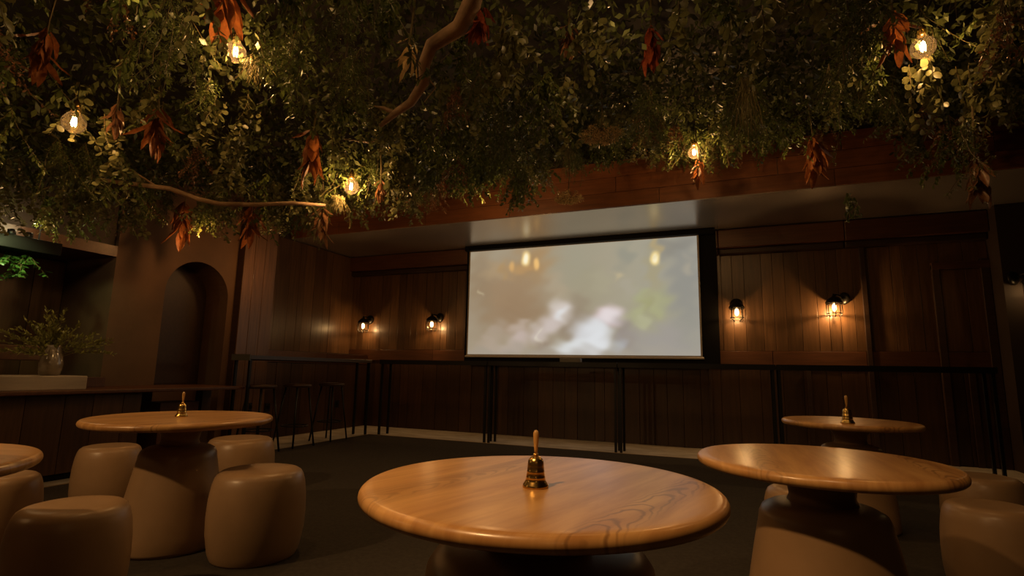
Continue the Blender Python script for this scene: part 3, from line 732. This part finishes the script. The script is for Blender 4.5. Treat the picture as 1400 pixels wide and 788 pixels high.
# lamps among the leaves: (pixel x, y, depth, size, watts)
BULBS = [(322, 72, 3.0, .115, 17, 'bare globe bulb beside the largest orange leaf bunch and a straw tassel'),
         (101, 168, 3.1, .12, 7, 'bare globe bulb over the bar, farthest from the screen'),
         (480, 256, 4.3, .12, 26, 'bare bulb glowing low in the fringe, just before the screen'),
         (949, 209, 5.2, .12, 26, 'bare bulb in a golden nest of leaves past the screen'),
         (1262, 65, 2.9, .12, 9, 'bare globe bulb hanging beside dark orange leaves over the drum stools')]
BP = [at(b[0], b[1], b[2]) for b in BULBS]
def pendant(p, size, watts, label):
    t = empty('pendant_bulb', p, 0, label, 'light bulb', 'bare bulbs hanging in the leaf canopy'); r = size / 2
    up = CZ - p.z
    MB().tube([(0, 0, r * 2.4), (.006, .004, up * .6), (0, 0, up)], .003, 6).build('cord', M['cord'], t)
    MB().lathe([(r * .36, r * 1.15), (r * .36, r * 1.9), (r * .25, r * 2.1), (r * .1, r * 2.45)], 20).build('lamp_cap', M['brass'], t, True)
    pr = [(.002, -r)] + [(r * math.cos(a), r * math.sin(a)) for a in [R(-75 + 12.5 * k) for k in range(11)]] + [(r * .5, r * .98), (r * .34, r * 1.2)]
    MB().lathe(pr, 28, cap=False).build('glass_globe', M['glass'], t, True)
    f = MB()
    for k in range(4):
        a = k * PI / 2; c_, s_ = math.cos(a) * r * .16, math.sin(a) * r * .16
        f.tube([(c_, s_, -r * .35), (c_ * 1.3, s_ * 1.3, r * .1), (c_ * .8, s_ * .8, r * .55)], r * .045, 5)
    f.build('filament', M['filament'], t)
    MB().tube([(0, 0, r * 1.2), (0, 0, -r * .3)], r * .04, 5).build('glass_stem', M['brass'], t)
    l = point('pendant_light', (0, 0, 0), watts, WARM, .022); l.parent = t
for b, p in zip(BULBS, BP): pendant(p, b[3], b[4], b[5])
# fill points without bulbs, added to brighten the canopy leaves
FILL = [(30, 318, 4.6, 2.5), (850, 60, 2.9, 3.5), (560, -140, 2.3, 3), (1120, -90, 2.5, 1.5), (700, -120, 2.5, 3.5), (200, -40, 2.1, 2.5), (780, 330, 4.2, 2)]
for x, y, dd, wt in FILL: point('canopy_fill', at(x, y, dd), wt, WARM, .03)

BUN = [(306, -8, 2.75, 11, .17, 'amber', 'largest bunch of dry orange leaves, right above the big bulb'),
       (213, 172, 3.3, 10, .15, 'amber', 'dry orange leaf bunch between the bar bulb and the thin branch'),
       (158, 168, 3.1, 7, .1, 'dried', 'small dry pinkish leaf bunch beside the bar bulb'),
       (428, 196, 4.05, 12, .19, 'amber', 'dry orange leaf bunch next to the low bulb before the screen'),
       (252, 290, 6.2, 12, .24, 'amber', 'glowing orange leaf bunch above the arched niche'),
       (345, 292, 6.1, 10, .22, 'amber', 'dull orange leaf bunch above the boarded pilaster'),
       (440, 300, 4.6, 12, .15, 'dried', 'brown seed pod bunch at the lowest tip of the canopy before the screen'),
       (655, 25, 3.0, 12, .13, 'crimson', 'spiky dark red leaf bunch beside the thick bare branch'),
       (778, 60, 3.2, 12, .1, 'dried', 'brown seed pod bunch in the upper canopy above the screen'),
       (890, 60, 3.3, 13, .14, 'crimson', 'dark red leaf bunch in the upper canopy past the screen'),
       (1222, 42, 2.8, 9, .14, 'amber', 'dark orange leaf bunch beside the globe bulb over the drum stools'),
       (1112, 202, 5.1, 12, .22, 'amber', 'bright orange leaf bunch at the fringe past the screen'),
       (1337, 246, 3.0, 11, .13, 'dried', 'brown leaf bunch hanging lowest over the drum stools'),
       (560, 80, 3.0, 6, .12, 'umbel', 'few curled tan leaves behind the thick bare branch'),
       (60, 70, 2.6, 9, .13, 'amber', 'shadowed orange leaf bunch in the upper corner over the bar'),
       (955, 232, 5.15, 7, .13, 'amber', 'small lit leaf bunch under the bulb past the screen'),
       (520, 265, 4.3, 7, .1, 'dried', 'pale dry leaf bunch beside the low bulb before the screen')]
b1 = [(655, -40, 2.55), (645, 5, 2.6), (628, 38, 2.7), (590, 62, 2.8), (580, 88, 2.85), (580, 112, 2.9), (562, 140, 3.0), (540, 155, 3.05), (520, 172, 3.1)]
# sight lines that stay open: pixel x, top, bottom, half width, depth
OPEN = [(x, y - 22, y + 26, 15 + 26 / d_, d_) for x, y, d_, *_ in BULBS] + [(x, y - 6, y + 10, 14, d_) for x, y, d_ in b1]
OPEN += [(x, y + 4, y + L * 950 / dd, L * 240 / dd + 4, dd) for x, y, dd, n_, L, m_, lab in BUN] + [(822, 165, 200, 32, 4.0), (777, 250, 280, 26, 4.6)]
OPEN += [(x, y - 5, y + 5, 14, d_) for x, y, d_ in ((200, 254, 4.0), (232, 258, 4.05), (270, 272, 4.1), (300, 279, 4.15), (350, 280, 4.2), (400, 278, 4.25))]
def clear_view(x, y, zt, zb):
    for p in BP + [CO]:
        if math.hypot(p.x - x, p.y - y) < .17 and zb < p.z + .12: return False
    for ox, oy0, oy1, hw, od in OPEN:
        qx, ytop, qz = seen((x, y, zt)); ybot = seen((x, y, zb))[1]
        if qz < od + .04 and abs(qx - ox) < hw + 22 / max(qz, .6) and ytop - 12 < oy1 and ybot + 8 > oy0: return False
    return True

rr = random.Random(77); count = 0; step = .4
def hang_one(kind, x, y, dep_, full):
    global count
    if x < -6.6 or x > 4.8 or y > 6.45 or (x < -6.15 and 2.2 < y < 5.4): return
    zt = matz(x, y) - .02 + rr.uniform(-.06, .05); av = zt - low(x, y)
    if av < .16: return
    want = av * full; i = max(0, min(len(PRO[kind]) - 1, sum(1 for L in LENS if L < want * 1.12) - 1)); k = min(want / LENS[i], 1.35)
    px, py, dz = seen((x, y, zt - want * .6))
    if px < -120 or px > 1520 or py < -170 or not clear_view(x, y, zt, zt - LENS[i] * k): return
    o = take(kind, i, rr); o.location = (x, y, zt); o.rotation_euler = (rr.uniform(-.1, .1), rr.uniform(-.1, .1), rr.uniform(0, 6.28)); o.scale = (rr.uniform(.85, 1.15), rr.uniform(.85, 1.15), k)
    tag(o, None, CATS[kind], NAMES[kind] + 's of the canopy'); STR.append((o, kind, px, py)); count += 1
gy = 1.0
while gy < 6.9:
    gx = -1.25 * gy
    while gx < 1.25 * gy:
        la, dp = gx + rr.uniform(-.17, .17), gy + rr.uniform(-.17, .17); gx += step * (.85 + .05 * gy)
        u = rr.random(); kind = 'vine' if u < .34 else 'euca' if u < .56 else 'fern' if u < .86 else 'grass' if u < .92 else 'plume'
        if kind == 'euca' and dp < 3.1: kind = 'eucaleaf'
        base = rr.choice((.65, .85, 1.0, 1.06, 1.12, 1.15))
        for j in range(rr.choice((2, 3, 3, 4)) if kind not in ('grass', 'plume') else 1):
            a_ = rr.uniform(0, 6.28); q_ = rr.uniform(.03, .13); lat_, dep_ = la + q_ * math.cos(a_), dp + q_ * math.sin(a_)
            hang_one(kind, lat_ * math.cos(YAW) - dep_ * math.sin(YAW), lat_ * math.sin(YAW) + dep_ * math.cos(YAW), dep_, base * rr.uniform(.78, 1.05))
    gy += step * (.85 + .04 * gy)
# nests of leaves close behind the lit bulbs
for p, kinds in ((BP[3], ('fern', 'vine', 'fern', 'fern', 'vine', 'fern', 'vine', 'fern')), (BP[2], ('fern', 'vine', 'fern', 'vine', 'fern', 'vine')), (BP[0], ('fern', 'euca', 'fern', 'fern')), (BP[1], ('vine', 'euca', 'vine')), (BP[4], ('euca', 'fern', 'vine'))):
    back = Vector((p.x, p.y, 0)).normalized(); sd = Vector((back.y, -back.x, 0)); m_ = len(kinds)
    for j, kind in enumerate(kinds):
        t_ = (j / (m_ - 1) - .5) * 2; q = p + sd * (t_ * .34) + back * (.27 - .16 * abs(t_) + rr.uniform(-.02, .04))
        zt = p.z + .34 + rr.uniform(-.05, .05); zb = max(low(q.x, q.y), p.z - .2); L = max(.3, min(zt - zb, .6)); i = 0 if L < .45 else 1
        o = take(kind, i, rr); o.location = (q.x, q.y, zt); o.rotation_euler = (0, 0, rr.uniform(0, 6.28)); o.scale = (1.2, 1.2, L / LENS[i])
        px, py, dz = seen((q.x, q.y, zt - L * .6)); tag(o, None, CATS[kind], NAMES[kind] + 's of the canopy'); STR.append((o, kind, px, py)); count += 1
print('STRANDS', count)

# named bunches of large dry leaves
for k, (x, y, dd, n_, L, m_, lab) in enumerate(BUN):
    o = bigleaf(300 + k, int(n_ * 1.9), L * (1.2 if m_ == 'amber' else 1.15), m_); p = at(x, y, dd); o.location = p; o.rotation_euler = (0, 0, k * 1.3); tag(o, lab, 'dried leaves', 'bunches of large dry leaves')
umbel(at(822, 180, 4.0), .15, 'wide flat dried flower head above the screen corner')
umbel(at(777, 266, 4.6), .13, 'flat dried flower head hanging lowest above the screen')
# straw tassels right by the bulbs
for x, y, dd, i, kk, lab in ((350, 85, 3.05, 0, 'grass', 'lit straw tassel touching the big bulb'), (462, 272, 4.35, 0, 'grass', 'lit straw tassel under the low bulb before the screen'), (1155, 70, 2.8, 2, 'fern', 'tall thin twiggy spray between the two bulbs past the screen'), (1318, 170, 2.8, 1, 'fern', 'dark feathery spray below the last globe bulb'), (1370, 10, 2.4, 1, 'plume', 'long brown plume at the far upper corner past the last bulb'), (160, -20, 2.5, 0, 'plume', 'pinkish brown plume in the upper canopy over the bar'), (622, 125, 3.2, 0, 'plume', 'brown plume hanging beside the thick bare branch'), (270, 205, 3.6, 0, 'plume', 'brown plume above the thin branch'), (1262, 95, 2.98, 0, 'euca', 'lit eucalyptus sprig hanging under the last globe bulb'), (1160, 275, 4.4, 0, 'vine', 'short vine hanging against the dark beam past the screen'), (708, 255, 4.5, 0, 'vine', 'single vine tail hanging over the top edge of the screen')):
    o = copy_tree(PRO[kk][i][0]); o.location = at(x, y, dd); o.rotation_euler = (0, 0, x); tag(o, lab, CATS[kk])
    if kk in ('grass',): o.scale = (1.2, 1.2, .8)
# bright green plant over the bar
for k, (x, y, dd, i, lab) in enumerate(((12, 350, 4.95, 0, 'bright green plant hanging under the black shelf over the bar'), (36, 354, 5.0, 0, 'smaller green vine beside the bright plant over the bar'))):
    o = vine(700 + k, .36, 'bright', 'hanging_plant'); o.location = at(x, y, dd); o.scale = (1.7, 1.7, 1); tag(o, lab, 'plant')

# bare branches
b1 = [(655, -40, 2.55), (645, 5, 2.6), (628, 38, 2.7), (590, 62, 2.8), (580, 88, 2.85), (580, 112, 2.9), (562, 140, 3.0), (540, 155, 3.05), (520, 172, 3.1)]
br = empty('bare_branch', at(655, -40, 2.55), 0, 'thick bent bare branch reaching down above the screen', 'branch')
rel(MB().tube([at(*p) for p in b1], [.048, .046, .042, .036, .033, .03, .025, .02, .012], 12), br).build('limb', M['bark'], br, True)
rel(MB().tube([at(540, 155, 3.05), at(525, 148, 3.07), at(512, 145, 3.1)], [.014, .01, .004], 6), br).build('twig', M['bark'], br, True)
rel(MB().tube([at(586, 108, 2.9), at(596, 120, 2.9), at(580, 140, 2.9)], [.006, .004, .002], 6), br).build('twig', M['bark'], br, True)
b2 = [(120, 240, 3.9), (145, 247, 3.9), (200, 254, 4.0), (232, 258, 4.05), (270, 272, 4.1), (300, 279, 4.15), (350, 280, 4.2), (400, 278, 4.25), (445, 281, 4.3)]
b2o = empty('bare_branch', at(120, 240, 3.9), 0, 'long thin level branch below the canopy over the arched pier', 'branch')
rel(MB().tube([at(*p) for p in b2], [.012, .014, .017, .018, .018, .018, .017, .016, .012], 10), b2o).build('limb', M['bark'], b2o, True)
rel(MB().tube([at(215, 256, 4.02), at(200, 246, 4.0), at(178, 232, 3.98), at(160, 220, 3.95)], [.009, .008, .006, .004], 6), b2o).build('twig', M['bark'], b2o, True)
rel(MB().tube([at(540, 180, 3.9), at(505, 195, 3.85), at(470, 190, 3.8)], [.01, .008, .004], 6), b2o).build('twig', M['bark'], b2o, True)

# every strand is told from its neighbours by the landmark it hangs next to
LM = [(322, 72, 'the big bulb'), (101, 168, 'the bulb over the bar'), (480, 256, 'the low bulb before the screen'), (949, 209, 'the golden-nest bulb past the screen'), (1262, 65, 'the bulb over the drum stools'),
      (630, 30, 'the top of the thick branch'), (575, 115, 'the bend of the thick branch'), (520, 172, 'the tip of the thick branch'), (170, 250, 'the thin branch near the bar'), (350, 280, 'the thin branch end'),
      (822, 180, 'the wide dried flower head'), (777, 266, 'the lower dried flower head'), (266, 340, 'the arched niche'), (213, 205, 'the orange bunch over the thin branch'), (60, 90, 'the shadowed orange bunch'), (425, 225, 'the orange bunch by the low bulb'),
      (440, 330, 'the lowest seed pod bunch'), (655, 60, 'the spiky red bunch'), (778, 95, 'the upper seed pod bunch'), (890, 90, 'the dark red bunch'), (1222, 75, 'the orange bunch over the drum stools'), (1112, 230, 'the bright orange fringe bunch'),
      (1337, 275, 'the lowest brown leaf bunch'), (1155, 150, 'the tall twiggy spray'), (1370, 80, 'the long brown plume'), (708, 290, 'the vine tail at the screen'), (20, 340, 'the black hanging shelf'), (1020, 60, 'the leaves over the golden nest'), (420, 60, 'the canopy edge over the seed pods'), (625, 260, 'the upper screen corner'), (1000, 250, 'the fascia joint')][:27]
ORD = ['first', 'second', 'third', 'fourth', 'fifth', 'sixth', 'seventh', 'eighth', 'ninth', 'tenth', 'eleventh', 'twelfth', 'thirteenth', 'fourteenth', 'fifteenth', 'sixteenth', 'seventeenth', 'eighteenth', 'nineteenth', 'twentieth']
BK = {}
for o, kind, px, py in STR:
    x, y, nm = min(LM, key=lambda l: (l[0] - px) ** 2 + (l[1] - py) ** 2)
    dx, dy = px - x, py - y
    hz = '' if abs(dx) < .41 * abs(dy) else 'left' if dx < 0 else 'right'; vt = '' if abs(dy) < .41 * abs(dx) else 'above' if dy < 0 else 'below'
    side = (vt + (' and ' if hz and vt else '') + (hz + ' of' if hz else '')).strip()
    BK.setdefault((kind, nm, side), []).append((dx * dx + dy * dy, o))
SHORT = dict(euca='eucalyptus strand', eucaleaf='large-leaved eucalyptus strand', fern='feathery fern strand', vine='green vine strand', grass='straw grass tassel', plume='brown flower plume')
for (kind, nm, side), lst in BK.items():
    lst.sort(key=lambda t: t[0])
    for k, (_, o) in enumerate(lst):
        o['label'] = SHORT[kind] + ' ' + ('' if k == 0 else ORD[min(k, 19)] + ', ') + side + ' ' + nm if k else SHORT[kind] + ' hanging just ' + side + ' ' + nm

# prototypes that were never placed
for lst in PRO.values():
    for row in lst:
        for o in row:
            if o.name not in USED:
                for ch in list(o.children): bpy.data.objects.remove(ch)
                bpy.data.objects.remove(o)
